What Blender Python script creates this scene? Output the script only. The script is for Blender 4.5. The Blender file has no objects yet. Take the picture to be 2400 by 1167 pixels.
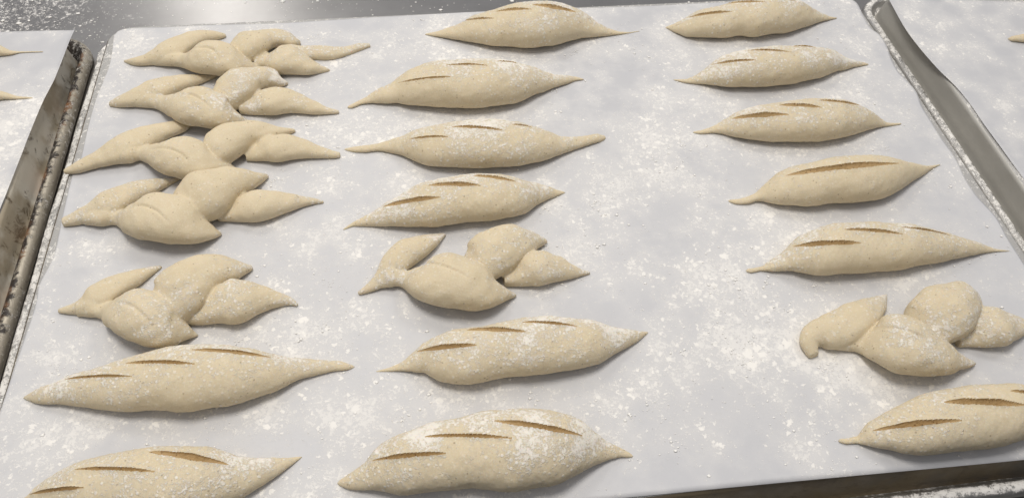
import bpy, math, random
import numpy as np
from mathutils import Vector
random.seed(7); rng = np.random.default_rng(7)
scene = bpy.context.scene
C = scene.collection

# ------------------------------------------------------------------ camera
CAM = np.array([-0.08265, -0.35135, 0.39689]); ROT = (0.667446, -0.041542, -0.132768); FPX = 1847.16
cam = bpy.data.objects.new('camera', bpy.data.cameras.new('camera')); C.objects.link(cam)
cam.location = CAM; cam.rotation_euler = ROT
cam.data.sensor_width = 36; cam.data.lens = 36*FPX/2400; cam.data.clip_start = 0.01; cam.data.clip_end = 60
scene.camera = cam
# ------------------------------------------------------------------ light
scene.view_settings.view_transform = 'Standard'; scene.view_settings.look = 'None'
scene.view_settings.exposure = 0.02; scene.view_settings.gamma = 1; scene.view_settings.use_curve_mapping = False
w = bpy.data.worlds.new('World'); scene.world = w; w.use_nodes = True
w.node_tree.nodes['Background'].inputs[0].default_value = (0.96, 0.96, 1.0, 1)
_nt = w.node_tree                                # room: pale ceiling, darker towards the floor in front of the table
_tc = _nt.nodes.new('ShaderNodeTexCoord'); _dp = _nt.nodes.new('ShaderNodeVectorMath'); _dp.operation = 'DOT_PRODUCT'
_dp.inputs[1].default_value = (-.12, .35, .93); _nt.links.new(_tc.outputs['Generated'], _dp.inputs[0])
_mr = _nt.nodes.new('ShaderNodeMapRange'); _nt.links.new(_dp.outputs['Value'], _mr.inputs[0])
for _i, _v in enumerate((-.45, .75, .05, .46)): _mr.inputs[_i+1].default_value = _v
_nt.links.new(_mr.outputs[0], _nt.nodes['Background'].inputs[1])
def area(name, loc, target, sx, sy, power, col):
    l = bpy.data.lights.new(name, 'AREA'); l.shape = 'RECTANGLE'; l.size = sx; l.size_y = sy; l.energy = power; l.color = col
    o = bpy.data.objects.new(name, l); C.objects.link(o); o.location = loc
    o.rotation_euler = (Vector(target)-Vector(loc)).to_track_quat('-Z', 'Y').to_euler()
    return o
area('ceiling_panel_or_fill_light', (-0.26, 0.08, 1.45), (-.05, 0.06, 0), 0.5, 0.3, 12.0, (1.0, 0.955, 0.89))
area('ceiling_panel_or_fill_light', (-1.02, 3.45, 2.15), (-0.2, 0.3, 0), 0.34, 0.4, 5.5, (1.0, 0.97, 0.93))
area('ceiling_panel_or_fill_light', (-0.35, 1.05, 1.3), (-.05, 0.2, 0), 0.6, 0.3, 3.6, (1.0, 0.965, 0.91))  # added fill without a known fixture; brightens the far end of the trays
area('ceiling_panel_or_fill_light', (1.3, 0.9, 1.9), (0, 0, 0), 0.8, 0.4, 8, (1.0, 0.97, 0.93))

# ------------------------------------------------------------------ maths helpers
def rotm(a):
    x, y, z = a; cx, sx, cy, sy, cz, sz = math.cos(x), math.sin(x), math.cos(y), math.sin(y), math.cos(z), math.sin(z)
    return np.array([[cz,-sz,0],[sz,cz,0],[0,0,1]])@np.array([[cy,0,sy],[0,1,0],[-sy,0,cy]])@np.array([[1,0,0],[0,cx,-sx],[0,sx,cx]])
RM = rotm(ROT)
def ground(pts, z=0.0):
    p = np.atleast_2d(np.array(pts, float))
    d = np.stack([(p[:,0]-1200)/FPX, -(p[:,1]-583.5)/FPX, -np.ones(len(p))], 1)@RM.T
    return CAM + d*((z-CAM[2])/d[:,2])[:,None]
def project(P):
    q = (np.asarray(P)-CAM)@RM
    return np.stack([1200+FPX*q[:,0]/-q[:,2], 583.5-FPX*q[:,1]/-q[:,2]], 1), -q[:,2]
class Noise:                                   # smooth 3D noise from random waves
    def __init__(s, wl, n=14, seed=0):
        r = np.random.default_rng(seed); k = r.normal(size=(n,3)); k /= np.linalg.norm(k,axis=1)[:,None]
        s.k = k*(2*np.pi/wl)*r.uniform(.6,1.5,(n,1)); s.p = r.uniform(0,6.28,n); s.n = n
    def __call__(s, P): return np.sin(P@s.k.T+s.p).sum(1)/math.sqrt(s.n/2)
N30, N9, N4, N60 = Noise(.032,seed=1), Noise(.010,seed=2), Noise(.004,seed=3), Noise(.09,seed=4)
def smooth1(v, k):
    if k < 1: return v
    g = np.exp(-np.linspace(-2,2,2*k+1)**2); g /= g.sum()
    return np.convolve(np.concatenate([2*v[0]-v[k:0:-1], v, 2*v[-1]-v[-2:-k-2:-1]]), g, 'valid')
def cr(pts, n):                                # Catmull-Rom through rows, n samples
    p = np.array(pts, float); p = np.vstack([2*p[0]-p[1], p, 2*p[-1]-p[-2]])
    s = np.linspace(0, len(p)-3-1e-6, n); i = s.astype(int); t = (s-i)[:,None]
    a,b,c,d = p[i],p[i+1],p[i+2],p[i+3]
    return .5*((2*b)+(-a+c)*t+(2*a-5*b+4*c-d)*t*t+(-a+3*b-3*c+d)*t**3)

# ------------------------------------------------------------------ object helpers
def tag(o, label=None, cat=None, group=None, kind=None):
    for k, v in (('label',label),('category',cat),('group',group),('kind',kind)):
        if v: o[k] = v
    return o
def empty(name, loc, *t, **k):
    o = bpy.data.objects.new(name, None); C.objects.link(o); o.location = loc; o.empty_display_size = .01
    return tag(o, *t, **k)
def mesh_obj(name, V, F, mat, parent=None, origin=(0,0,0), smooth=True, attrs=None, normals=None):
    me = bpy.data.meshes.new(name)
    V = np.asarray(V, float)-np.asarray(origin)
    me.from_pydata(V.tolist(), [], F if isinstance(F, list) else F.tolist()); me.update()
    me.polygons.foreach_set('use_smooth', [smooth]*len(me.polygons))
    if attrs:
        for k, v in attrs.items():
            a = me.attributes.new(k, 'FLOAT', 'POINT'); a.data.foreach_set('value', np.asarray(v, 'f'))
    if normals is not None: me.normals_split_custom_set_from_vertices(normals.tolist())
    me.materials.append(mat)
    o = bpy.data.objects.new(name, me); C.objects.link(o)
    if parent: o.parent = parent
    else: o.location = origin
    return o
def split(V, F, ids, names, mats, parent, origin, attrs, normals=None):
    out = []
    for k in range(len(names)):
        f = F[ids == k]
        if len(f) == 0: continue
        u, inv = np.unique(f, return_inverse=True)
        out.append(mesh_obj(names[k], V[u], inv.reshape(f.shape), mats[k], parent, origin, True,
                            {a: b[u] for a, b in attrs.items()}, None if normals is None else normals[u]))
    return out

# ------------------------------------------------------------------ materials
class MB:
    def __init__(s, name):
        s.m = bpy.data.materials.new(name); s.m.use_nodes = True; s.t = s.m.node_tree; s.b = s.t.nodes['Principled BSDF']
        s.pos = s.t.nodes.new('ShaderNodeNewGeometry').outputs['Position']
    def n(s, t, **k):
        x = s.t.nodes.new(t)
        for a, v in k.items(): setattr(x, a, v)
        return x
    def put(s, sock, v):
        if isinstance(v, bpy.types.NodeSocket): s.t.links.new(v, sock)
        else: sock.default_value = (*v, 1) if isinstance(v, tuple) and len(v) == 3 and sock.type == 'RGBA' else v
    def math(s, op, a, b=0.0, clamp=False):
        x = s.n('ShaderNodeMath', operation=op, use_clamp=clamp); s.put(x.inputs[0], a); s.put(x.inputs[1], b); return x.outputs[0]
    def noise(s, scale, detail=3, rough=.55, vec=None, off=0.0, dist=0.0):
        x = s.n('ShaderNodeTexNoise'); x.inputs['Scale'].default_value = scale; x.inputs['Detail'].default_value = detail
        x.inputs['Roughness'].default_value = rough; x.inputs['Distortion'].default_value = dist
        v = vec or s.pos
        if off:
            a = s.n('ShaderNodeVectorMath', operation='ADD'); s.put(a.inputs[0], v); a.inputs[1].default_value = (off, off*1.7, off*.3); v = a.outputs[0]
        s.put(x.inputs['Vector'], v); return x.outputs[0]
    def stretch(s, sx, sy, sz):
        a = s.n('ShaderNodeVectorMath', operation='MULTIPLY'); s.put(a.inputs[0], s.pos); a.inputs[1].default_value = (sx, sy, sz); return a.outputs[0]
    def ramp(s, v, lo, hi, a=0.0, b=1.0):
        x = s.n('ShaderNodeMapRange', interpolation_type='SMOOTHSTEP'); s.put(x.inputs[0], v)
        for i, q in enumerate((lo, hi, a, b)): s.put(x.inputs[i+1], q)
        return x.outputs[0]
    def mix(s, f, a, b):
        x = s.n('ShaderNodeMix', data_type='RGBA'); s.put(x.inputs[0], f); s.put(x.inputs[6], a); s.put(x.inputs[7], b); return x.outputs[2]
    def attr(s, name): return s.n('ShaderNodeAttribute', attribute_name=name).outputs['Fac']
    def bump(s, h, dist, strength=1.0, prev=None):
        x = s.n('ShaderNodeBump'); x.inputs['Strength'].default_value = strength; x.inputs['Distance'].default_value = dist
        s.put(x.inputs['Height'], h)
        if prev: s.put(x.inputs['Normal'], prev)
        return x.outputs[0]
    def set(s, **k):
        for a, v in k.items(): s.put(s.b.inputs[a.replace('_', ' ')], v)
        return s.m
FLOUR = (.86, .835, .79)
def flour_mask(m, dens, big=45, mid=170, fine=900, bw=.42, mw=1.15, fw=.72, lo=1.43, hi=1.62):
    """dens 0..1 -> gritty powder coverage 0..1"""
    a = m.noise(big, 3, .6, off=3.1); b = m.noise(mid, 5, .72, off=7.7, dist=.3); c = m.noise(fine, 3, .75, off=1.3)
    s = m.math('ADD', m.math('MULTIPLY', a, bw), m.math('MULTIPLY', b, mw))
    s = m.math('ADD', s, m.math('MULTIPLY', c, fw))            # mean about 1.12
    s = m.math('ADD', s, m.math('MULTIPLY', dens, .85))
    return m.ramp(s, lo, hi)
def clumps(m, scale, d, lo, hi, warp=.005):
    """crisp little heaps of flour, more and bigger where the density d is high"""
    v = m.n('ShaderNodeTexVoronoi'); v.inputs['Scale'].default_value = scale
    nn = m.n('ShaderNodeTexNoise'); nn.inputs['Scale'].default_value = scale*2.2; nn.inputs['Detail'].default_value = 3; m.put(nn.inputs['Vector'], m.pos)
    vs = m.n('ShaderNodeVectorMath', operation='SCALE'); m.put(vs.inputs[0], nn.outputs['Color']); vs.inputs['Scale'].default_value = 1.1/scale
    va = m.n('ShaderNodeVectorMath', operation='ADD'); m.put(va.inputs[0], m.pos); m.put(va.inputs[1], vs.outputs[0]); m.put(v.inputs['Vector'], va.outputs[0])
    sc = m.n('ShaderNodeSeparateColor'); m.put(sc.inputs[0], v.outputs['Color'])
    rad = m.math('MULTIPLY', m.math('POWER', sc.outputs[0], 2.2), m.ramp(d, .15, .75, lo, hi))
    return m.ramp(m.math('SUBTRACT', rad, v.outputs['Distance']), -.08, .12)
def dough_mat():
    m = MB('dough')
    nz = m.n('ShaderNodeSeparateXYZ'); m.put(nz.inputs[0], m.n('ShaderNodeNewGeometry').outputs['Normal'])
    up = m.ramp(nz.outputs[2], -.1, .8)
    base = m.mix(m.noise(60, 3, .6), (.61, .51, .335), (.69, .59, .42))
    base = m.mix(m.ramp(m.noise(1200, 2, .6, off=5), .5, .75), base, (.72, .64, .49))
    # bran specks
    v = m.n('ShaderNodeTexVoronoi'); v.inputs['Scale'].default_value = 420; m.put(v.inputs['Vector'], m.pos)
    sp = m.math('MULTIPLY', m.ramp(v.outputs['Distance'], .30, .16), m.math('GREATER_THAN', m.noise(230, 1, .5, off=9), .62))
    base = m.mix(m.math('MULTIPLY', sp, .5), base, (.20, .13, .07))
    dens = m.math('MULTIPLY', m.attr('flour'), m.math('ADD', m.math('MULTIPLY', up, .75), .25))
    k = m.math('MULTIPLY', flour_mask(m, m.math('SUBTRACT', dens, .05), 60, 300, 800, bw=.3, mw=1.1, fw=.85, lo=1.40, hi=1.68), .8)
    k = m.math('MAXIMUM', k, m.math('MULTIPLY', clumps(m, 300, dens, .12, .62), .6))
    k = m.math('MAXIMUM', k, m.math('MULTIPLY', clumps(m, 120, dens, .0, .42), .9))
    k = m.math('MAXIMUM', k, m.math('MULTIPLY', m.ramp(dens, .25, .9), .22))
    v2 = m.n('ShaderNodeTexVoronoi'); v2.inputs['Scale'].default_value = 330; m.put(v2.inputs['Vector'], m.pos)
    dots = m.math('MULTIPLY', m.ramp(v2.outputs['Distance'], .36, .2), m.math('GREATER_THAN', m.noise(300, 1, .5, off=2), .47))
    dots = m.math('MULTIPLY', dots, m.ramp(m.attr('flour'), .1, .5))
    k = m.math('MAXIMUM', m.math('MULTIPLY', k, .88), m.math('MULTIPLY', dots, .65))
    col = m.mix(k, base, FLOUR)
    nb = m.bump(m.noise(380, 4, .65), .0005, .5); nb = m.bump(k, .0006, .7, nb)
    return m.set(Base_Color=col, Roughness=.72, Normal=nb, Subsurface_Weight=.12, Subsurface_Radius=(.004,.0025,.0012), Subsurface_Scale=1.0, Specular_IOR_Level=.3)
def crumb_mat():
    m = MB('dough_crumb')
    c = m.mix(m.noise(500, 4, .7), (.37, .23, .095), (.58, .42, .21))
    v = m.n('ShaderNodeTexVoronoi'); v.inputs['Scale'].default_value = 600; m.put(v.inputs['Vector'], m.pos)
    holes = m.ramp(v.outputs['Distance'], .35, .15)
    c = m.mix(m.math('MULTIPLY', holes, m.math('GREATER_THAN', m.noise(400,1), .55)), c, (.2, .11, .04))
    return m.set(Base_Color=c, Roughness=.6, Normal=m.bump(m.noise(800, 4, .7), .0006, 1.0))
def paper_mat():
    m = MB('baking_paper')
    base = m.mix(m.noise(9, 3, .5), (.505, .505, .52), (.555, .555, .568))
    d = m.attr('flour')
    patch = m.ramp(m.math('ADD', m.noise(28, 3, .6, off=17), m.math('MULTIPLY', m.noise(110, 3, .6, off=27), .6)), .62, 1.0)
    dd = m.math('ADD', m.math('MULTIPLY', d, .75), m.math('MULTIPLY', patch, .22))
    k = flour_mask(m, m.math('ADD', dd, -.02), 60, 330, 760, bw=.2, mw=1.1, fw=.9, lo=1.42, hi=1.64)
    k = m.math('MULTIPLY', k, .68)
    veil = m.math('MULTIPLY', m.ramp(dd, .10, .65), .40)
    k = m.math('MAXIMUM', k, veil)
    k = m.math('MAXIMUM', k, m.math('MULTIPLY', clumps(m, 260, dd, .1, .75), .9))
    k = m.math('MAXIMUM', k, clumps(m, 120, dd, .0, .58))
    col = m.mix(k, base, FLOUR)
    nb = m.bump(m.noise(25, 2, .5), .002, .15); nb = m.bump(k, .0005, .45, nb)
    return m.set(Base_Color=col, Roughness=m.ramp(k, 0, .4, .42, .9), Normal=nb)
def flour_mat():
    m = MB('flour')
    return m.set(Base_Color=(.88,.86,.82), Roughness=.95, Normal=m.bump(m.noise(1500,3,.7), .0001, .3))
def metal_mat(name, c0, c1, rough=.42, dens=0.0, stain=0.0, brushed=False, metallic=.85, dust=False):
    m = MB(name)
    base = m.mix(m.noise(35, 4, .6), c0, c1)
    met = metallic
    if stain:
        s1 = m.noise(70, 5, .7, off=11, dist=1.2)
        s = m.math('MULTIPLY', m.ramp(s1, .54, .66), stain)
        base = m.mix(m.math('MULTIPLY', m.ramp(m.noise(30,4,.6,off=5), .42,.6), .85*stain), base, (.27,.20,.10))
        base = m.mix(m.ramp(m.noise(12,3,.6,off=31), .3,.7, .15*stain, .6*stain), base, (.36,.285,.17)); base = m.mix(s, base, (.075, .045, .018)); met = m.ramp(s, 0, .6, metallic, 0.1)
    r = rough if brushed else m.ramp(m.noise(120, 3, .6, off=2), .2, .8, rough-.1, rough+.12)
    nb = None
    if brushed:
        br = m.noise(40, 4, .7, vec=m.stretch(1, 30, 1)); nb = m.bump(br, .0001, .12)
        nb = None; base = m.mix(m.math('MULTIPLY', m.noise(30,3,.6,vec=m.stretch(.6,14,1)), .35), base, c1)
    if dust:
        ds = m.n('ShaderNodeVectorMath', operation='DISTANCE'); m.put(ds.inputs[0], m.pos); ds.inputs[1].default_value = (-.50, .275, -.0275)
        kd = m.math('MULTIPLY', flour_mask(m, m.ramp(ds.outputs['Value'],   .32, .0, .0, .44), 40, 240, 800), .75)
        base = m.mix(kd, base, FLOUR); met = m.math('SUBTRACT', 1.0, kd); r = m.math('ADD', m.math('MULTIPLY', kd, .5), rough)
    if dens:
        nz = m.n('ShaderNodeSeparateXYZ'); m.put(nz.inputs[0], m.n('ShaderNodeNewGeometry').outputs['Normal'])
        k = flour_mask(m, m.math('MULTIPLY', dens, m.ramp(nz.outputs[2], .25, .95)), 40, 220, 1000)
        k = m.math('MULTIPLY', k, m.ramp(nz.outputs[2], .05, .6))
        base = m.mix(k, base, FLOUR); inv = m.math('SUBTRACT', 1.0, k)
        met = m.math('MULTIPLY', inv, met); r = m.math('ADD', r, m.math('MULTIPLY', k, .4))
        nb = m.bump(k, .0006, .6, nb)
    kw = dict(Base_Color=base, Metallic=met, Roughness=r)
    if nb: kw['Normal'] = nb
    return m.set(**kw)
def burnt_mat():                                  # grime baked on in the groove of the old pan
    m = MB('burnt_rim_metal')
    b = m.attr('burn')
    base = m.mix(m.noise(60,4,.6), (.36,.32,.25), (.50,.46,.39))
    n = m.noise(140, 5, .7, off=6, dist=.8)
    k = m.ramp(m.math('ADD', n, m.math('MULTIPLY', b, .42)), .60, .72)
    rust = m.mix(m.ramp(m.noise(45,3,.6,off=8), .5, .62), (.025,.018,.014), (.22,.11,.05))
    base = m.mix(k, base, rust)
    f = flour_mask(m, m.math('ADD', .0, m.math('MULTIPLY', m.noise(22,2,.5,off=13), .5)), 45, 260, 1100)
    base = m.mix(f, base, (.80,.77,.72))
    return m.set(Base_Color=base, Metallic=m.math('MULTIPLY', m.math('SUBTRACT', 1.0, m.math('MAXIMUM', k, f)), .8), Roughness=.55, Normal=m.bump(m.math('ADD', f, n), .0008, .8))
M_DOUGH, M_CRUMB, M_PAPER, M_FLOUR, M_BURNT = dough_mat(), crumb_mat(), paper_mat(), flour_mat(), burnt_mat()
M_STEEL = metal_mat('brushed_steel', (.29,.28,.27), (.41,.40,.39), .30, brushed=True, dust=True, metallic=1.0)
M_BASE = metal_mat('pan_aluminium_floured', (.44,.43,.41), (.52,.51,.49), .6, dens=.34, metallic=.5)
M_WALL = metal_mat('pan_aluminium', (.44,.425,.385), (.52,.505,.465), .5, stain=.0, metallic=.45)
M_WALLM = metal_mat('shade_toned_stained_aluminium', (.13,.11,.09), (.20,.175,.145), .5, stain=.5, metallic=.5)  # stained, and darkened overall to put the front wall's shade into its colour
M_WALLS = metal_mat('stained_pan_aluminium', (.70,.67,.59), (.78,.75,.67), .5, stain=.75, metallic=.1)
M_RIM = metal_mat('pan_rim_aluminium', (.42,.41,.39), (.54,.53,.51), .4, dens=.5)
M_FLOOR = MB('dark_floor').set(Base_Color=(.03,.027,.025), Roughness=.7)

# ------------------------------------------------------------------ floor and table
mesh_obj('floor', [(-4,-4,-.9),(4,-4,-.9),(4,5,-.9),(-4,5,-.9)], [(0,1,2,3)], M_FLOOR, smooth=False)['kind'] = 'structure'
TZ = -.0275
def roundslab(name, x0, x1, y0, y1, z0, z1, r, mat, parent):
    prof = [(0, z0), (0, z1-r)]+[(-r+r*math.cos(a), z1-r+r*math.sin(a)) for a in np.linspace(.2, math.pi/2, 6)]
    V, F = [], []
    for o, z in prof: V += [(x0-o,y0-o,z),(x1+o,y0-o,z),(x1+o,y1+o,z),(x0-o,y1+o,z)]
    for i in range(len(prof)-1):
        for j in range(4): F.append((i*4+j, i*4+(j+1)%4, i*4+4+(j+1)%4, i*4+4+j))
    k = (len(prof)-1)*4; F.append((k,k+1,k+2,k+3)); F.append((3,2,1,0))
    return mesh_obj(name, V, F, mat, parent, smooth=False)
tb = empty('work_table', (0,0,-.9), 'brushed stainless steel work table carrying the three upturned baking trays', 'table')
def tpart(*a):
    o = roundslab(*a[:-1], None); o.parent = tb; o.location = (0,0,.9); return o
tpart('table_top', -1.3, 1.5, -.2465, 1.0, -.068, TZ, .004, M_STEEL, tb)
for x in (-1.22, 1.42):
    for y in (-.2, .92): tpart('leg', x-.02, x+.02, y-.02, y+.02, -.9, -.0685, .002, M_STEEL, tb)

# ------------------------------------------------------------------ upturned sheet pans
def sheet_pan(cx, cy, rz, W, D, label, wallmat, rimmat, burn):
    NC, NE = 14, 60; R0 = .020
    prof = [(-.030,0,0),(-.012,0,0),(-.0035,-.0001,0),(-.0018,-.0006,0),(-.0006,-.0016,1),(0,-.0032,1),(.0006,-.008,1),(.0016,-.014,1),(.0026,-.0195,1),
            (.0030,-.0226,1),(.0038,-.0238,2),(.0048,-.0228,2),(.0062,-.0196,2),(.0082,-.0174,2),(.0106,-.0168,2),(.0128,-.0180,2),(.0143,-.0206,2),(.0146,-.0235,2),(.0135,-.0262,2),(.011,-.0268,2)]
    V, F, ids, bn = [], [], [], []
    rings = []
    nz = Noise(.12, seed=int(abs(cx*1000))+5)
    for k, (o, z, pid) in enumerate(prof):
        ring = []
        hw, hd = W/2-R0, D/2-R0
        for q, (sx, sy) in enumerate(((1,1),(-1,1),(-1,-1),(1,-1))):
            for a in np.linspace(0, math.pi/2, NC):
                t = q*math.pi/2+a; c = abs(math.sin(2*a))
                oo = o+(.0028*c if k >= 11 else 0)
                r = max(R0+oo, .001)
                zz = z-(.0012*c if k in (9,10) else 0)
                ring.append((sx*hw+r*math.cos(t), sy*hd+r*math.sin(t), zz))
            nx, ny = ((-1,1),(-1,-1),(1,-1),(1,1))[q]
            a, b = ring[-1], (nx*hw+(R0+o)*math.cos(t), ny*hd+(R0+o)*math.sin(t), z)
            for s in np.linspace(0,1,NE+2)[1:-1]: ring.append(tuple(np.array(ring[-1 if False else -1])*0+np.array((a[0]+(b[0]-a[0])*s, a[1]+(b[1]-a[1])*s, z))))
        ring = np.array(ring); 
        ring[:,2] += .0004*nz(ring)*(1 if k > 8 else 0)
        if k > 10: ring[:,:2] *= 1+.0009*nz(ring*1.0)[:,None]
        rings.append(ring); V.append(ring); n = len(ring)
        bn.append(np.full(n, burn*{8:1,9:1,10:1,11:1,12:.85,13:.6,14:.35,15:.15}.get(k, 0)))
    V = np.vstack(V); bn = np.concatenate(bn)
    c_, s_ = math.cos(rz), math.sin(rz)
    V[:,:2] = V[:,:2]@np.array([[c_, s_],[-s_, c_]])+(cx, cy)
    V[:,2] += -.0006
    for k in range(len(prof)-1):
        for j in range(n):
            F.append((k*n+(j+1)%n, k*n+j, (k+1)*n+j, (k+1)*n+(j+1)%n)); ids.append(0 if k < 3 else 1 if k < 10 else 2)
    F = np.array(F)[:, ::-1]; ids = np.array(ids)
    root = empty('baking_tray', (cx, cy, -.0274), label, 'baking tray', 'upturned baking trays side by side')
    parts = split(V, F, ids, ['base_panel','side_wall','rim'], [M_BASE, wallmat, rimmat], root, (cx, cy, -.0274), {'burn': bn})
    me = parts[0].data; bm_v = len(me.vertices)                # close the flat base
    import bmesh
    bm = bmesh.new(); bm.from_mesh(me); be = [e for e in bm.edges if e.is_boundary and all(abs(v.co.z-.0268) < 1e-5 for v in e.verts)]
    bmesh.ops.edgeloop_fill(bm, edges=be); bmesh.ops.recalc_face_normals(bm, faces=bm.faces); 
    if sum(f.normal.z*f.calc_area() for f in bm.faces) < 0: bmesh.ops.reverse_faces(bm, faces=bm.faces)
    bm.to_mesh(me); bm.free(); return root
BW, BD = .630, .427
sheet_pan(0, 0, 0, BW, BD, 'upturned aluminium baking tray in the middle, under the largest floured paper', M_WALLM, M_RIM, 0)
sheet_pan(-BW-.0325, -.002, math.radians(0.35), BW, BD, 'old brown stained upturned baking tray with blackened rim at the left', M_WALLS, M_BURNT, 1.0)
sheet_pan(BW+.0300, .003, math.radians(-.5), BW, BD, 'clean grey upturned baking tray with plain side wall at the right', M_WALL, M_RIM, 0)

# ------------------------------------------------------------------ dough data (photograph pixels turned into points on the paper)
def Z(ox, oy, s): return lambda pts: [(ox+p[0]/s, oy+p[1]/s)+tuple(q/s for q in p[2:]) for p in pts]
zI, zJ, zH = Z(250,40,2.917), Z(100,370,2.4825), Z(0,780,2.6667)
zA, zB, zC = Z(780,0,2.779), Z(780,390,2.2885), Z(760,920,3.0)
zD, zE, zF, zG = Z(1540,0,2.3337), Z(1680,340,3.3333), Z(1840,640,4.2857), Z(1500,860,2.6667)
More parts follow.
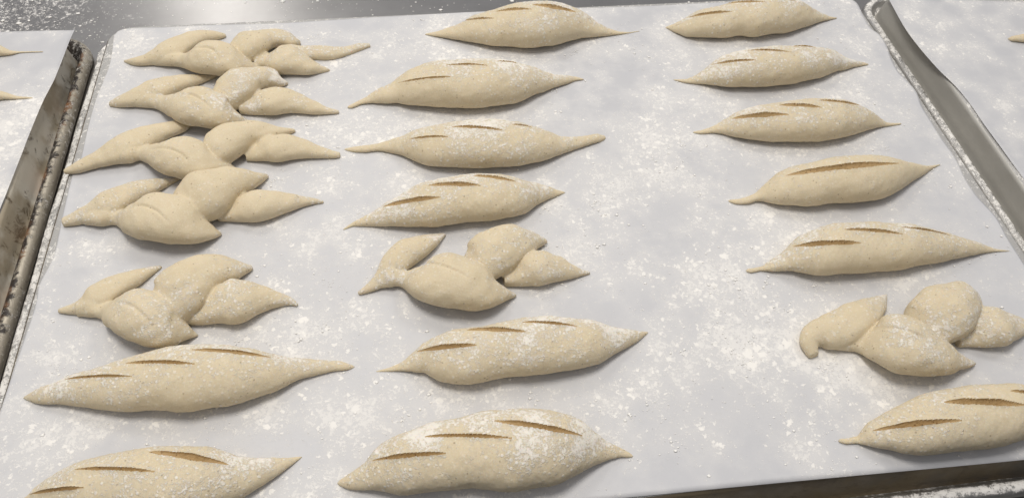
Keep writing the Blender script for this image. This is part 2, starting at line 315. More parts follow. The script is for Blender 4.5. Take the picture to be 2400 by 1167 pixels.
# slash: (x0,y0,x1,y1,half opening)
SP = [
 ('middle column roll farthest from the camera, three open cuts, tail trailing right', .62, zA,
  [(600,228),(720,250),(830,265),(960,285),(1080,303),(1200,310),(1330,308),(1440,298),(1540,268),(1620,250),(1750,237),(1870,228),(1935,218),(2000,206)],
  [(600,222),(700,200),(800,165),(850,140),(920,105),(1000,80),(1100,55),(1200,28),(1300,15),(1400,14),(1500,30),(1580,60),(1660,100),(1720,145),(1790,185),(1870,208),(1935,212),(2000,203)],
  [(835,140,1060,122,5),(1060,78,1300,62,7),(1300,32,1585,82,11)]),
 ('second slashed roll from the far end of the middle column, heavily floured with hairline cuts', .85, zA,
  [(95,707),(130,705),(180,685),(260,675),(340,678),(420,672),(500,685),(600,692),(720,700),(850,705),(960,700),(1080,690),(1180,672),(1260,650),(1340,612),(1420,580),(1500,555),(1580,528),(1637,523)],
  [(95,695),(150,665),(220,630),(300,580),(370,548),(420,510),(500,460),(600,425),(700,405),(830,398),(960,395),(1080,398),(1200,412),(1300,440),(1400,475),(1450,490),(1520,498),(1590,502),(1637,516)],
  [(410,545,800,500,4),(730,428,1020,430,4),(1060,402,1210,415,3)]),
 ('slashed roll third in the middle column, with long drawn-out tails at both ends', .8, zA,
  [(75,978),(140,990),(220,995),(300,988),(380,992),(450,1010),(520,1045),(600,1070),(720,1085),(850,1092),(980,1092),(1100,1085),(1220,1078),(1330,1060),(1420,1035),(1500,1005),(1580,975),(1680,945),(1778,908)],
  [(75,970),(150,958),(230,945),(320,930),(400,905),(460,890),(520,860),(600,835),(700,815),(800,800),(900,790),(1000,785),(1100,790),(1200,800),(1300,825),(1400,855),(1480,890),(1560,895),(1640,885),(1720,875),(1778,890)],
  [(500,908,760,892,5),(770,828,1110,850,7),(1165,812,1300,832,4)]),
 ('slashed roll with three gaping tan cuts, just above the twisted piece of the middle column', .72, zB,
  [(55,342),(110,320),(200,318),(300,320),(400,322),(520,325),(600,312),(700,303),(800,297),(900,285),(980,270),(1040,245),(1100,205),(1160,178),(1247,143)],
  [(55,336),(110,300),(180,265),(240,230),(290,190),(370,150),(440,110),(520,85),(600,65),(700,52),(800,45),(900,50),(980,62),(1060,80),(1120,100),(1180,118),(1247,138)],
  [(268,217,580,165,11),(510,103,795,103,10),(750,50,985,83,7)]),
 ('slashed roll just below the twisted piece of the middle column, with pointed right tip', .85, zB,
  [(230,1101),(300,1098),(380,1100),(450,1108),(490,1103),(520,1125),(570,1148),(650,1163),(740,1165),(830,1150),(930,1130),(1050,1120),(1150,1108),(1250,1090),(1350,1078),(1430,1055),(1500,1015),(1580,970),(1640,935),(1692,895)],
  [(230,1097),(300,1080),(360,1050),(400,1020),(440,990),(490,950),(560,915),(640,890),(740,870),(850,850),(950,835),(1020,815),(1150,808),(1280,815),(1380,825),(1460,845),(1540,865),(1620,878),(1692,886)],
  [(450,992,780,957,11),(715,877,1045,887,10),(1010,835,1315,858,6)]),
 ('big speckled slashed roll nearest the camera in the middle column', .85, zC,
  [(92,645),(150,665),(230,680),(350,685),(430,690),(500,705),(570,712),(650,705),(750,692),(850,682),(950,672),(1030,665),(1130,672),(1250,680),(1360,682),(1480,670),(1580,658),(1680,620),(1780,570),(1880,520),(1980,475),(2080,452),(2172,452)],
  [(92,625),(130,600),(180,570),(240,530),(300,480),(360,400),(430,350),(520,300),(620,265),(720,230),(830,205),(950,180),(1080,150),(1200,130),(1320,120),(1450,122),(1580,135),(1700,160),(1800,200),(1880,260),(1960,320),(2050,370),(2120,405),(2172,440)],
  [(330,477,870,425,13),(690,309,1335,321,10),(1190,197,1820,302,16)]),
 ('right column roll at the far end, thickly floured, cropped close to the tray edge', .95, zD,
  [(45,154),(100,180),(160,198),(220,207),(300,210),(400,207),(470,200),(550,203),(640,195),(730,178),(820,152),(900,125),(985,103)],
  [(45,150),(110,120),(160,95),(210,65),(280,45),(370,22),(450,8),(540,-8),(620,-14),(700,-10),(760,5),(820,35),(880,65),(940,90),(985,98)],
  [(170,97,415,65,6),(375,22,600,14,5),(640,-4,760,8,3)]),
 ('second slashed roll from the far end of the right column, pale with flour, hairline cuts', .95, zD,
  [(90,440),(150,455),(220,460),(300,470),(400,478),(520,480),(640,476),(740,465),(840,445),(920,425),(1000,392),(1080,372),(1157,357)],
  [(90,435),(160,433),(210,415),(260,375),(300,340),(350,310),(420,285),(500,268),(600,260),(700,253),(800,252),(880,258),(960,280),(1020,310),(1080,330),(1157,350)],
  [(300,355,545,330,5),(490,278,740,288,4),(740,256,870,262,3)]),
 ('third slashed roll from the far end of the right column, curled thin right tail', .75, zD,
  [(195,728),(240,735),(300,730),(360,732),(430,750),(500,762),(600,772),(700,775),(800,778),(900,776),(1000,765),(1080,745),(1160,715),(1250,695),(1337,681)],
  [(195,722),(250,710),(310,690),(370,655),(420,620),(480,595),(560,575),(640,565),(700,555),(800,545),(900,545),(1000,550),(1080,570),(1150,600),(1210,640),(1250,670),(1300,675),(1337,674)],
  [(410,650,725,628,11),(665,577,905,590,8),(880,550,1110,578,5)]),
 ('roll with one single long cut instead of three, in the right column', .55, zE,
  [(90,442),(150,460),(250,463),(310,447),(370,443),(430,455),(500,468),(600,477),(700,478),(800,472),(900,462),(1000,462),(1100,455),(1200,442),(1300,425),(1380,400),(1450,360),(1520,310),(1600,250),(1680,190),(1747,156)],
  [(90,430),(170,425),(240,400),(300,370),(350,320),(400,270),(460,215),(550,180),(650,150),(780,120),(900,95),(1050,80),(1200,80),(1320,95),(1430,120),(1520,145),(1600,165),(1680,160),(1747,150)],
  [(535,240,1430,145,19)]),
 ('long slashed roll with knobbed left tail and needle-thin right tip, above the cut-off twisted piece', .82, zE,
  [(228,990),(270,1000),(340,985),(450,992),(600,985),(700,1002),(820,1017),(940,1018),(1080,1005),(1200,998),(1350,992),(1500,975),(1650,940),(1800,915),(1950,880),(2080,850),(2180,835),(2290,829)],
  [(228,968),(300,955),(350,945),(420,890),(500,840),(560,780),(620,720),(700,680),(800,640),(900,615),(1050,610),(1200,605),(1350,612),(1500,625),(1650,650),(1800,685),(1950,735),(2080,780),(2180,810),(2290,825)],
  [(590,793,1130,765,17),(990,660,1460,698,10),(1430,640,1830,708,6)]),
 ('slashed roll cut off by the right photo edge, nearest the front of the tray', .6, zG,
  [(1240,467),(1290,480),(1360,475),(1430,490),(1520,515),(1600,530),(1680,548),(1760,555),(1860,550),(1980,535),(2100,525),(2200,515),(2300,495),(2400,465),(2520,425),(2640,375),(2740,345)],
  [(1240,448),(1300,445),(1360,432),(1385,390),(1420,340),(1500,295),(1600,240),(1700,190),(1800,155),(1900,130),(2000,115),(2150,105),(2300,105),(2400,110),(2500,140),(2600,200),(2680,270),(2740,335)],
  [(1450,398,2015,332,15),(1890,218,2425,240,18),(2310,147,2640,200,12)]),
 ('long slashed roll below the five twisted pieces, tail curving up at the right', .88, zH,
  [(145,412),(200,430),(260,440),(350,445),(430,452),(520,465),(620,482),(720,488),(850,485),(950,485),(1080,490),(1180,488),(1280,468),(1400,450),(1500,432),(1620,400),(1720,368),(1800,325),(1880,285),(1980,255),(2080,238),(2170,232),(2217,215)],
  [(145,400),(200,370),(260,335),(350,305),(420,275),(520,245),(620,215),(700,190),(800,160),(920,120),(1050,95),(1150,85),(1300,80),(1450,82),(1580,100),(1700,130),(1800,155),(1920,165),(2040,170),(2140,180),(2217,206)],
  [(400,290,835,272,7),(780,190,1230,195,9),(1195,105,1700,155,10)]),
 ('slashed roll cut off by the bottom edge of the photo at lower left', .7, zH,
  [(100,1078),(300,1130),(500,1170),(800,1190),(1100,1170),(1300,1110),(1480,1032),(1560,995),(1640,955),(1720,905),(1800,845),(1888,777)],
  [(100,1068),(180,1010),(230,960),(300,910),(400,850),(520,800),(650,770),(780,745),(920,725),(1050,715),(1180,705),(1300,712),(1400,740),(1480,770),(1580,780),(1700,778),(1800,772),(1888,769)],
  [(180,1008,530,965,10),(460,852,980,867,9),(930,743,1430,822,17)]),
]
one = Z(0,0,1)
SP += [
 ('far roll tip with hair-thin tail on the left tray', .35, one,
  [(-420,160),(-350,172),(-220,165),(-100,146),(0,131),(25,130),(45,125),(60,124),(102,122.5)], [(-420,150),(-330,110),(-200,75),(-80,82),(0,106),(25,119),(45,121),(60,121),(102,121)], []),
 ('nearer roll tail on the left tray, below the hair-thin one', .35, one,
  [(-440,290),(-350,300),(-200,285),(-90,252),(0,235),(40,234),(78,231)], [(-440,280),(-330,230),(-200,185),(-90,190),(0,212),(40,225),(78,229)], []),
 ('blunt rounded roll tail at the right photo edge on the right tray', .3, one,
  [(2362,92),(2372,98),(2400,100),(2440,101),(2520,108),(2620,108),(2720,90)], [(2362,90),(2372,84),(2400,79),(2440,66),(2520,45),(2620,50),(2720,84)], []),
]
EP = [
 ('farthest twisted piece with five lobes and a long straight right tail', .42, zI, [
  ('lobe',0,[(118,302,6),(200,305,24),(300,285,42),(400,252,66),(480,210,76),(560,168,60),(640,140,46),(720,132,30),(815,130,8)]),
  ('lobe',2,[(330,300,28),(440,285,45),(510,298,40),(580,292,74),(660,278,104),(750,282,106),(830,302,88),(920,322,60),(1000,340,30),(1057,356,6)]),
  ('lobe',1,[(850,290,60),(915,245,92),(980,195,104),(1045,165,88),(1120,148,60),(1200,150,43),(1270,165,32),(1325,180,10)]),
  ('lobe',0,[(1020,305,40),(1090,300,50),(1170,292,90),(1260,302,88),(1350,328,58),(1430,348,34),(1525,364,6)]),
  ('tail',-1,[(1230,250,50),(1330,250,48),(1420,245,48),(1500,250,46),(1580,245,37),(1660,228,28),(1740,206,20),(1800,194,12)])],
  [[(600,215),(680,208),(740,235),(765,290)]]),
 ('second twisted piece from the far end, its upper lobe touching the one beyond', .62, zI, [
  ('lobe',0,[(18,595,14),(90,580,34),(180,562,50),(270,532,68),(340,502,78),(430,465,62),(520,440,46),(600,430,32),(690,412,20),(772,393,6)]),
  ('lobe',2,[(200,575,36),(300,562,54),(375,590,42),(450,600,72),(530,600,108),(620,612,122),(720,640,104),(810,665,80),(890,690,45),(975,712,6)]),
  ('lobe',1,[(730,590,60),(795,552,100),(870,495,116),(945,447,108),(1025,420,76),(1110,420,52),(1180,438,35),(1240,450,8)]),
  ('lobe',0,[(920,620,36),(1000,615,50),(1080,582,86),(1160,572,92),(1250,582,72),(1340,602,50),(1430,625,32),(1520,640,20),(1590,650,10)])],
  [[(430,545),(540,525),(640,560),(730,640)]]),
 ('third twisted piece, with a long smooth left tail reaching the tray edge', .3, zI, [
  ('lobe',0,[(-290,1060,12),(-200,1030,34),(-100,985,52),(0,945,70),(100,905,85),(190,862,84),(280,822,70),(360,785,58),(440,762,46),(520,742,34),(560,728,18),(586,710,5)]),
  ('lobe',2,[(60,950,50),(160,922,66),(250,928,42),(330,932,70),(420,945,118),(520,962,126),(620,988,102),(710,1002,74),(790,1015,45),(875,1028,6)]),
  ('lobe',1,[(650,960,60),(725,925,108),(810,870,120),(890,820,110),(965,795,84),(1040,788,64),(1115,785,46),(1200,782,26),(1290,778,6)]),
  ('lobe',0,[(950,943,36),(1030,930,50),(1110,898,80),(1200,893,86),(1290,896,72),(1380,908,50),(1460,925,32),(1540,938,24),(1595,946,14)])],
  [[(290,905),(400,895),(500,930),(560,985)]]),
 ('fourth twisted piece, fat lower lobe with a thumbprint dimple and thin right tip', .4, zJ, [
  ('lobe',0,[(118,378,20),(200,352,35),(290,318,55),(370,280,78),(450,238,74),(530,200,54),(620,170,38),(700,146,24),(800,120,6)]),
  ('lobe',2,[(250,345,38),(360,335,54),(440,350,36),(520,342,80),(600,335,114),(690,345,120),(780,365,114),(860,390,90),(940,415,56),(1040,442,6)]),
  ('lobe',1,[(780,340,70),(850,281,115),(930,225,137),(1000,180,124),(1080,145,90),(1160,130,62),(1240,118,38),(1312,104,6)]),
  ('lobe',0,[(1030,330,32),(1110,325,40),(1190,292,78),(1270,272,90),(1350,264,70),(1420,260,46),(1500,255,25),(1570,252,15),(1635,258,6)])],
  [[(480,300),(560,275),(650,300),(735,375)]]),
 ('fifth twisted piece, nearest the camera of the left column, hooked right tip', .5, zJ, [
  ('lobe',0,[(92,890,9),(170,880,26),(240,860,48),(310,820,70),(380,775,70),(450,735,56),(530,700,40),(610,665,24),(692,632,6)]),
  ('lobe',2,[(200,880,36),(285,868,50),(360,888,38),(430,882,82),(500,890,116),(580,920,126),(660,952,118),(740,982,88),(820,1006,48),(905,1028,6)]),
  ('lobe',1,[(640,900,70),(715,855,125),(790,785,142),(865,720,130),(945,672,96),(1030,650,68),(1120,643,46),(1220,638,10)]),
  ('lobe',0,[(855,920,42),(940,908,52),(1030,862,94),(1120,835,114),(1200,820,94),(1280,818,64),(1350,822,38),(1410,828,23),(1450,838,15),(1484,858,6)])],
  [[(430,840),(520,860),(600,930),(640,1000)]]),
 ('lone twisted piece lying between slashed rolls in the middle column', .5, zB, [
  ('lobe',0,[(137,682,7),(200,648,20),(265,598,42),(325,530,66),(395,468,66),(470,425,48),(540,392,27),(602,364,5)]),
  ('lobe',2,[(240,622,26),(310,588,50),(378,602,36),(450,600,70),(520,600,106),(620,608,124),(720,632,104),(820,658,76),(900,675,44),(985,690,5)]),
  ('lobe',1,[(710,570,50),(780,528,98),(850,470,116),(920,428,104),(995,405,76),(1065,398,46),(1150,402,6)]),
  ('lobe',0,[(915,600,36),(990,592,46),(1060,555,80),(1130,542,80),(1200,548,58),(1270,562,30),(1330,568,16),(1382,570,5)])],
  [[(440,530),(540,520),(640,550),(740,600)]]),
 ('twisted piece with a curled blunt left tail at the right photo edge', .5, zF, [
  ('lobe',0,[(292,832,44),(262,765,62),(250,690,80),(320,622,108),(430,600,146),(560,550,160),(680,485,156),(790,415,122),(880,350,84),(950,290,48),(1022,215,8)]),
  ('lobe',2,[(500,660,90),(620,700,66),(720,715,64),(820,705,112),(950,690,185),(1080,692,240),(1220,722,240),(1370,762,212),(1510,802,168),(1650,850,116),(1780,885,64),(1912,908,8)]),
  ('lobe',1,[(1280,620,90),(1400,545,190),(1510,455,230),(1620,370,238),(1720,300,188),(1810,255,132),(1885,250,94),(1935,262,45)]),
  ('lobe',0,[(1720,680,52),(1850,660,62),(1960,605,125),(2060,545,178),(2160,522,160),(2250,522,120),(2340,522,78),(2450,530,30),(2500,530,8)])],
  [[(900,560),(1050,545),(1220,570),(1420,660),(1500,760)]]),
]
halo = []                                            # places where dough lies, for the flour drifts
def pxscale(P): return FPX/project(P)[1]

# ------------------------------------------------------------------ slashed rolls
K = .66
def spindle(label, fl, zf, low, up, slashes, group='slashed spindle-shaped dough rolls'):
    low, up = np.array(zf(low)), np.array(zf(up))
    x0, x1 = low[0,0], low[-1,0]
    big = len(slashes) > 0
    nu = int((x1-x0)*(.66 if big else .25)); nt = 156 if big else 30; nb = 26
    s = (1-np.cos(np.linspace(0, math.pi, nu)))/2; s = .35*s+.65*np.linspace(0,1,nu); s = (s-s[0])/(s[-1]-s[0])
    xs = x0+(x1-x0)*s
    k = max(2, nu//60)
    yl = smooth1(np.interp(xs, low[:,0], low[:,1]), k); yu = smooth1(np.interp(xs, up[:,0], up[:,1]), k)
    yl = np.maximum(yl, yu+.6)
    Pl, Pu = ground(np.stack([xs,yl],1)), ground(np.stack([xs,yu],1))
    mid = (Pl+Pu)/2; dirv = Pu-Pl; D = np.linalg.norm(dirv[:,:2],axis=1); dirv = dirv/np.maximum(D,1e-6)[:,None]
    # a smooth section direction, mostly the mean across-loaf direction
    wv = (mid-CAM)[:,:2]/CAM[2]; cote = np.abs((wv*dirv[:,:2]).sum(1))
    a = D/2/np.sqrt(1+(K*cote)**2); b = K*a; zc = .86*b
    c = mid[:,:2]-zc[:,None]*wv
    end = np.sqrt(np.clip(np.minimum(s, 1-s)/.006, 0, 1)); a = a*end; b = b*end
    th = np.concatenate([np.linspace(-.25, math.pi+.25, nt), np.linspace(math.pi+.25, 2*math.pi-.25, nb+2)[1:-1]])
    n = len(th)
    ct, st = np.cos(th), np.sin(th)
    X = c[:,None,0]-a[:,None]*ct*dirv[:,None,0]; Y = c[:,None,1]-a[:,None]*ct*dirv[:,None,1]
    # slightly squarer shoulders than an ellipse
    Zc = zc[:,None]+b[:,None]*np.sign(st)*np.abs(st)**.92
    V = np.stack([X,Y,Zc],2).reshape(-1,3)
    cen = np.repeat(np.stack([c[:,0],c[:,1],zc],1), n, 0); rad = V-cen; L = np.linalg.norm(rad,axis=1)
    off = cen*0+np.array([len(halo)*.37,0,0])
    nn = N30(V+off)*.00030+N9(V)*.00010+N4(V)*.00004
    V = cen+rad*(1+np.clip(nn/np.maximum(L,.0035),-.2,.2))[:,None]
    V[:,2] = np.maximum(V[:,2], -.0003)
    V0 = V.copy(); cid = np.zeros(len(V), int)
    px, dep = project(V); toph = np.tile(st, nu) > .05
    for q, (ax, ay, bx, by, hw) in enumerate(slashes):
        (ax, ay, hw), (bx, by) = zf([(ax,ay,hw)])[0], zf([(bx,by)])[0]
        hw *= 1.06
        A, B = np.array([ax,ay]), np.array([bx,by]); Ld = np.linalg.norm(B-A); e = (B-A)/Ld; nrm = np.array([-e[1], e[0]])
        t = (px-A)@e/Ld; d = (px-A)@nrm
        bow = -.035*Ld*4*t*(1-t)
        d = d-bow*.6
        tt = np.clip(t,0,1)
        rag = 1+.13*np.sin(tt*13+q*2+ax)+.05*np.sin(tt*31+ay)
        lens = np.clip(4*tt*(1-tt),0,1)**.8*((t>0)&(t<1))
        h = np.maximum(hw*lens*rag, .01)
        inside = (np.abs(d) < h) & toph & (lens > .02)
        sfr = np.clip((d/h+1)/2, 0, 1)
        m_per = dep/FPX
        depth = (sfr**.75)*h*m_per*2.5*lens+.0003*lens
        V[inside,2] -= depth[inside]
        cid[inside] = q+1
        near = (d >= h) & (d < h+7) & toph & (lens > .05)                # lip lifts a little on both sides
        V[near,2] += (.0007*lens*np.exp(-((d-h)/3.5)))[near]
        far = (d <= -h) & (d > -h-9) & toph & (lens > .05)
        V[far,2] += (.0008*lens*np.exp(((d+h)/4)))[far]
    V[:,2] = np.maximum(V[:,2], -.0003)
    idx = np.arange(nu*n).reshape(nu,n)
    F = np.stack([idx[:-1], np.roll(idx,-1,1)[:-1], np.roll(idx,-1,1)[1:], idx[1:]],3-1).reshape(-1,4)[:, ::-1]
    fid = np.zeros(len(F), int)
    for q in range(len(slashes)): fid[(cid[F] == q+1).sum(1) >= 2] = q+1
    org = (float(mid[:,0].mean()), float(mid[:,1].mean()), 0.0)
    # heavier flour along the back and in drifts
    tv = np.tile(th, nu); back = np.clip(-np.cos(tv), -1, 1)
    flo = .05+fl*(.50+.16*(-back*-1)+.10*N60(V0+3)+.08*N30(V0+9))
    lowcut = np.clip((V0[:,2]-.001)/.006, 0, 1); flo = np.clip(flo*(.45+.55*lowcut), 0, .72)
    root = empty('slashed_roll', org, label, 'dough roll', group)
    mats = [M_DOUGH]+[M_CRUMB]*len(slashes)
    # area-weighted normals of the whole skin
    split(V, F, fid, ['body']+['slash']*len(slashes), mats, root, org, {'flour': flo})
    for i in range(0, nu, max(1,nu//14)): halo.append((c[i,0], c[i,1], a[i]))
for r in SP[:14]: spindle(*r)
for r in SP[14:]: spindle(*r, group='rolls on the neighbouring trays')

# ------------------------------------------------------------------ twisted (leaf-cut) pieces: one continuous skin, cut into lobes
def twist(label, fl, zf, lobes, creases):
    allV, allF, base = [], [], 0; sp = []
    for name, lift, pts in lobes:
        q = cr(np.array(zf(pts)), 60); q[:,2] = np.maximum(q[:,2], 1.2); q[:,2] = q[:,2]**.92*q[:,2].max()**.08*(1+.13*np.exp(-((np.linspace(0,1,60)-.74)/.15)**2)*(name == 'lobe'))
        G = ground(q[:,:2]); sc = pxscale(G); a = q[:,2]*1.10/sc/.90
        b = .64*a**.82*a.max()**.18; zc = .86*b+min(lift, 2)*.0023*np.clip((np.linspace(0,1,60)-.12)/.25,0,1)*np.clip(a/.012,0,1); zc = np.maximum(zc, b*.6)
        w = (G-CAM)[:,:2]/CAM[2]; c = G[:,:2]-w*(zc)[:,None]
        T = np.gradient(c, axis=0); T /= np.maximum(np.linalg.norm(T,axis=1),1e-9)[:,None]
        T = np.stack([smooth1(T[:,0],4), smooth1(T[:,1],4)],1); T /= np.linalg.norm(T,axis=1)[:,None]
        Nn = np.stack([-T[:,1],T[:,0]],1)
        # the half width across the lobe: undo foreshortening along y
        vy = .80; fs = np.sqrt((Nn[:,0])**2+(Nn[:,1]*vy)**2); 
        a2 = np.sqrt(np.maximum((a*.90)**2-(b*.56*np.abs(Nn[:,1]))**2, (a*.5)**2))/fs
        n = 30; th = np.linspace(0,2*math.pi,n,endpoint=False)
        ct, st = np.cos(th), np.sin(th)
        X = c[:,None,0]+a2[:,None]*ct*Nn[:,None,0]; Y = c[:,None,1]+a2[:,None]*ct*Nn[:,None,1]; Zz = zc[:,None]+b[:,None]*np.sign(st)*np.abs(st)**.85
        V = np.stack([X,Y,Zz],2).reshape(-1,3)
        idx = np.arange(60*n).reshape(60,n)+base
        F = np.stack([idx[:-1], np.roll(idx,-1,1)[:-1], np.roll(idx,-1,1)[1:], idx[1:]],2).reshape(-1,4)
        allV.append(V); allF += F.tolist(); allF.append(idx[0][::-1].tolist()); allF.append(idx[-1].tolist()); base += 60*n
        sp.append((np.stack([c[:,0],c[:,1],zc],1), a2, b))
        for i in range(0,60,12): halo.append((c[i,0],c[i,1],a2[i]))
    V = np.vstack(allV); V[:,2] = np.maximum(V[:,2], -.0004)
    me = bpy.data.meshes.new('tmp'); me.from_pydata(V.tolist(), [], allF); me.update()
    import bmesh
    bm = bmesh.new(); bm.from_mesh(me); bmesh.ops.recalc_face_normals(bm, faces=bm.faces); bm.to_mesh(me); bm.free()
    o = bpy.data.objects.new('tmp', me); C.objects.link(o)
    md = o.modifiers.new('r','REMESH'); md.mode = 'VOXEL'; md.voxel_size = .0007; md.adaptivity = 0
    sm = o.modifiers.new('s','SMOOTH'); sm.factor = .5; sm.iterations = 2
    dg = bpy.context.evaluated_depsgraph_get(); ev = o.evaluated_get(dg); m2 = ev.to_mesh()
    V = np.empty(len(m2.vertices)*3); m2.vertices.foreach_get('co', V); V = V.reshape(-1,3)
    nl = np.empty(len(m2.loops), 'i'); m2.loops.foreach_get('vertex_index', nl)
    F = nl.reshape(-1,4) if len(nl) == 4*len(m2.polygons) else np.array([tuple(p.vertices) for p in m2.polygons])
    nrm = np.empty(len(V)*3); m2.vertices.foreach_get('normal', nrm); nrm = nrm.reshape(-1,3).copy()
    V = V.copy(); F = F.copy(); ev.to_mesh_clear(); bpy.data.objects.remove(o); bpy.data.meshes.remove(me)
    V += nrm*((N30(V)*.0004+N9(V)*.00013)*np.clip(V[:,2]/.004,0,1))[:,None]
    px, dep = project(V)
    for cz in creases:
        c = cr(np.array(zf(cz)), 40)[:,:2]
        d = np.linalg.norm(px[:,None]-c[None],axis=2); i = d.argmin(1); dm = d.min(1)*dep/FPX
        fade = np.sin(np.pi*np.clip((i+.5)/40,0,1))**.6; up = nrm[:,2] > .2
        V[:,2] -= np.where(up, .0011*fade*np.exp(-(dm/.0008)**2), 0)
        # the fold stands a touch higher on its far side
        cy = c[i,1]; V[:,2] += np.where(up & (px[:,1] < cy), .00025*fade*np.exp(-(dm/.005)**2)*np.clip(dm/.001,0,1), 0)
    # ownership by nearest lobe
    cent = V[F].mean(1); best = np.full(len(cent), 1e9); ids = np.zeros(len(cent), int)
    for k, (S, a, b) in enumerate(sp):
        dx = cent[:,None,:2]-S[None,:,:2]; e = ((dx**2).sum(2)/(a[None]**2)+((cent[:,None,2]-S[None,:,2])/b[None])**2).min(1)
        e = np.abs(e-1) if False else e
        ids[e < best] = k; best = np.minimum(best, e)
    flo = .05+fl*(.52+.16*N60(V+5)+.10*N30(V+2))
    # lobe tips were pushed into the flour
    for S, a, b in sp:
        t = S[-1]; flo += .42*fl*np.exp(-(((V[:,:2]-t[:2])**2).sum(1))/.016**2)
    flo = np.clip(flo, 0, 1)
    x, y = float(V[:,0].mean()), float(V[:,1].mean())
    tmp = bpy.data.meshes.new('t2'); tmp.from_pydata(V.tolist(), [], F.tolist()); tmp.update()
    nv = np.empty(len(V)*3); tmp.vertices.foreach_get('normal', nv); nv = nv.reshape(-1,3).copy(); bpy.data.meshes.remove(tmp)
    root = empty('twisted_roll', (x,y,0), label, 'dough twist', 'twisted leaf-cut dough pieces')
    split(V, F, ids, [l[0] for l in lobes], [M_DOUGH]*len(lobes), root, (x,y,0), {'flour': flo}, nv)
for e in EP: twist(*e)
halo = np.array(halo)

# ------------------------------------------------------------------ papers
def dens_px(P):
    """flour scattered by hand: heavy and light areas on the paper"""
    px = project(P)[0]
    blobs = [(1000,130,160,25,.35),(1150,285,260,22,.38),(1450,420,170,60,.28),(1560,330,60,50,.2),(1950,520,180,40,.3),(1650,650,110,70,.32),(1470,640,70,60,.4),
             (700,790,160,50,.35),(650,980,220,45,.35),(900,960,120,60,.25),(120,1060,80,60,.35),(120,830,60,60,.3),(260,1000,90,30,.3),(620,560,120,60,.3),(300,580,150,25,.3),
             (760,430,90,40,.25),(840,330,60,30,.25),(1850,230,180,30,.2),(1750,350,160,30,.25),(1250,930,200,40,.3),(1620,870,120,90,.22),(1750,780,100,90,.25),(2150,660,100,25,.45),
             (2040,560,170,30,.25),(320,100,35,25,.5),(2050,860,90,50,.3),(1900,600,120,30,.3),(860,640,100,50,.2),(560,900,60,30,.2),(1650,1010,90,60,.22),(1850,850,300,130,.22),
             (2250,520,90,90,-.3),(230,350,40,70,-.35),(280,450,60,25,-.2),(560,540,60,25,-.2),(1750,1110,260,40,-.3),(2250,1080,220,40,-.45),(1700,30,60,10,-.2),(780,50,180,25,-.25),
             (2120,330,60,120,-.25),(1480,150,50,60,-.15),(60,700,60,80,.1),(800,560,50,40,-.1)]
    d = np.full(len(P), .42)
    for x, y, sx, sy, w in blobs: d += w*np.exp(-((px[:,0]-x)/sx)**2-((px[:,1]-y)/sy)**2)
    d += .10*N60(P+11)+.08*N30(P+20)
    dd = np.min(np.hypot(P[:,None,0]-halo[None,:,0], P[:,None,1]-halo[None,:,1])-halo[None,:,2], axis=1) if len(P) < 9e4 else 0
    if not np.isscalar(dd): d += .16*np.exp(-(np.clip(dd,0,1)/.007)**2)
    return np.clip(.36+(d-.42)*.62, 0, 1)
def paper(left, right, top, bottom, nu, nv, label, lift, dfun, nm=1):
    l, r, t, b = [ground(cr(np.array(p), n), 0.0) for p, n in ((left,nv),(right,nv),(top,nu),(bottom,nu))]
    # corners agree
    l[0] = t[0]; r[0] = t[-1]; l[-1] = b[0]; r[-1] = b[-1]
    u = np.linspace(0,1,nu)[None,:,None]; v = np.linspace(0,1,nv)[:,None,None]
    P = (1-u)*l[:,None]+u*r[:,None]+(1-v)*t[None]+v*b[None]-((1-u)*(1-v)*t[0]+u*(1-v)*t[-1]+(1-u)*v*b[0]+u*v*b[-1])
    P = P.reshape(-1,3); uu = np.broadcast_to(u[:,:,0],(nv,nu)).ravel(); vv = np.broadcast_to(v[:,:,0],(nv,nu)).ravel()
    P[:,2] = .00012*N60(P)+lift(uu, vv, P)
    idx = np.arange(nu*nv).reshape(nv,nu)
    F = np.stack([idx[:-1,:-1], idx[1:,:-1], idx[1:,1:], idx[:-1,1:]],2).reshape(-1,4)
    o = mesh_obj('baking_paper', P, F, M_PAPER, None, tuple(P.mean(0)*np.array([1,1,0])), True, {'flour': dfun(P)})
    s = o.modifiers.new('thickness','SOLIDIFY'); s.thickness = .00022; s.offset = -1
    tag(o, label, 'baking paper', 'baking papers on the trays'); return o
def lift_mid(u, v, P):
    r = np.exp(-((1-u)/.012)**2)*(.0003+.0003*np.sin(P[:,1]*95)); l = np.exp(-(u/.012)**2)*(.0005+.0005*np.sin(P[:,1]*60+1))
    f = -np.clip((-.2135-P[:,1])/.004, 0, 1)**2*.0012
    return r+l+f
paper([(268,84),(259,145),(243,193),(227,235),(205,310),(187,381),(171,409),(150,500),(130,590),(114,626),(92,668),(84,712),(62,785),(26,892),(-6,985),(-60,1140),(-110,1310)],
      [(1985,-3),(2008,8),(2026,42),(2040,67),(2062,85),(2079,112),(2089,138),(2106,170),(2124,190),(2147,218),(2160,249),(2186,290),(2202,318),(2242,377),(2263,419),(2291,461),(2334,510),(2362,559),(2392,605),(2450,700),(2570,860),(2700,1046)],
      [(268,84),(278,73),(308,67),(400,64),(491,60),(670,54),(885,41),(1100,29),(1300,22),(1540,14),(1650,9),(1800,3),(1985,-3)],
      [(-110,1310),(400,1266),(1000,1209),(1500,1162),(1950,1119),(2400,1076),(2700,1046)],
      420, 260, 'large central sheet of floured baking paper holding three columns of dough', lift_mid, dens_px)
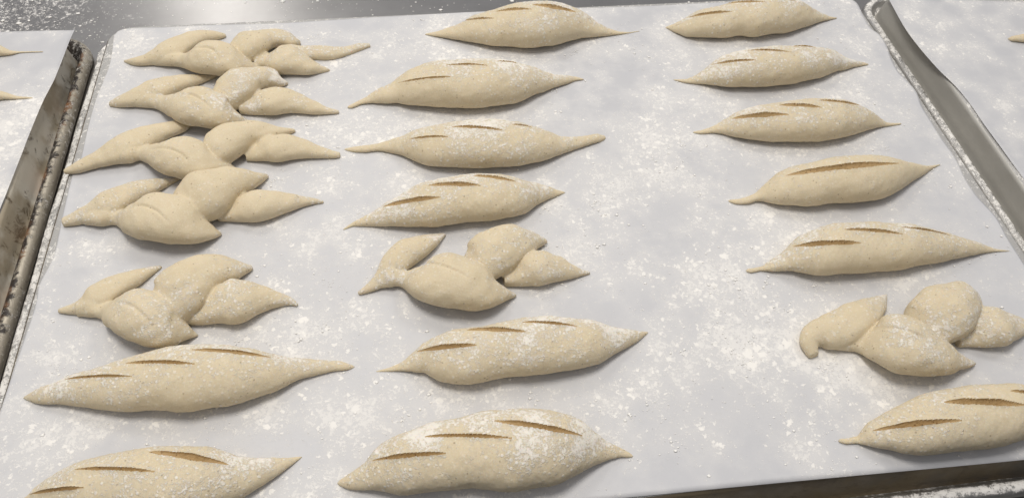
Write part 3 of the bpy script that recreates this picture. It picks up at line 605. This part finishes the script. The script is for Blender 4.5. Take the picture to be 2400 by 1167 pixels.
paper([(-900,100),(-1250,1000)], [(176,71),(164,96),(146,143),(127,191),(102,241),(72,312),(41,392),(0,494),(-90,700),(-230,1010)], [(-900,100),(-300,84),(0,75),(100,72),(176,71)], [(-1250,1000),(-600,1010),(-230,1010)],
      120, 90, 'floured baking paper at the left edge on the stained tray', lambda u,v,P: np.exp(-((1-u)/.012)**2)*.0008, lambda P: np.clip(.40+.12*N60(P)+.1*N30(P),0,1))
paper([(2079,-6),(2119,64),(2158,118),(2198,164),(2242,206),(2275,246),(2306,293),(2341,341),(2400,419),(2480,520),(2620,700)], [(3300,20),(4000,700)], [(2079,-6),(2200,-1),(2400,5),(2800,14),(3300,20)], [(2620,700),(3200,700),(4000,700)],
      120, 90, 'floured baking paper at the right edge on the clean grey tray', lambda u,v,P: np.exp(-(u/.012)**2)*(.0003+.0003*np.sin(P[:,1]*70)), lambda P: np.clip(.30+.12*N60(P)+.1*N30(P),0,1))

# ------------------------------------------------------------------ loose flour lumps
ICO = None
def ico():
    import bmesh
    bm = bmesh.new(); bmesh.ops.create_icosphere(bm, subdivisions=2, radius=1)
    v = np.array([x.co[:] for x in bm.verts]); f = np.array([[y.index for y in x.verts] for x in bm.faces]); bm.free(); return v, f
IV, IF = ico()
def crumbs(name, label, P, r, zbase):
    n = len(P); V = IV[None]*np.ones((n,1,1)); ph = rng.uniform(0,6.28,(n,3))
    g = 1+.28*np.sin(IV[None,:,0]*3+ph[:,None,0])*np.sin(IV[None,:,1]*4+ph[:,None,1])+.2*np.sin(IV[None,:,2]*5+IV[None,:,0]*6+ph[:,None,2])
    V = V*g[:,:,None]*r[:,None,None]; s = rng.uniform(.7,1.5,(n,1)); V[:,:,0] *= s; V[:,:,2] *= .2
    V[:,:,0] += P[:,0,None]; V[:,:,1] += P[:,1,None]; V[:,:,2] += zbase+r[:,None]*.1
    F = (IF[None]+(np.arange(n)*len(IV))[:,None,None]).reshape(-1,3)
    o = mesh_obj(name, V.reshape(-1,3), F, M_FLOUR); tag(o, label, 'flour', None, 'stuff'); return o
def scatter(n, box, dens, zc=0.0):
    x0,x1,y0,y1 = box; p = np.stack([rng.uniform(x0,x1,n), rng.uniform(y0,y1,n), np.full(n,zc)],1); return p[rng.uniform(0,1,n) < dens(p)]
# clusters: gritty showers of lumps
cl = scatter(900, (-.31,.31,-.215,.205), lambda P: dens_px(P)**2)
kids = np.repeat(cl, rng.integers(3,16,len(cl)), 0); kids[:,:2] += rng.normal(0,.0026,(len(kids),2))
solo = scatter(9000, (-.31,.31,-.215,.205), lambda P: dens_px(P)**1.5)
P = np.vstack([cl, kids, solo])
px = project(P)[0]
keep = np.ones(len(P), bool)
for x, y, a in halo: keep &= np.hypot(P[:,0]-x, P[:,1]-y) > a*.8
lx = np.interp(px[:,1], [80,381,720,985,1310], [275,195,92,5,-100]); rx = np.interp(px[:,1], [0,300,600,1046], [1985,2180,2380,2690])
keep &= (px[:,0] > lx) & (px[:,0] < rx) & (P[:,1] > -.21)
P = P[keep]; r = np.clip(.00018*rng.pareto(2.4,len(P))+.0002, 0, .0008)
crumbs('flour', 'loose white flour lumps scattered over the central baking paper', P, r, .0002)
def dtab(P):
    px = project(P)[0]; return np.clip(.75*np.exp(-((px[:,0]-60)/170)**2-((px[:,1]-45)/45)**2)+.7*np.exp(-((px[:,0]-215)/45)**2-((px[:,1]-95)/28)**2)+.05*(px[:,1] < 40)+.10*np.exp(-((px[:,0]-850)/300)**2)*(px[:,1]<30), 0, 1)
P = scatter(15000, (-.62,.3,.19,.36), dtab, TZ); P = P[(P[:,1] > .2305) | (np.abs(P[:,0]+.3312) < .004)]
crumbs('flour', 'flour dust sprinkled on the bare steel table behind the trays', P, np.clip(.00025*rng.pareto(2.3,len(P))+.00025,0,.0015), TZ+.0001)
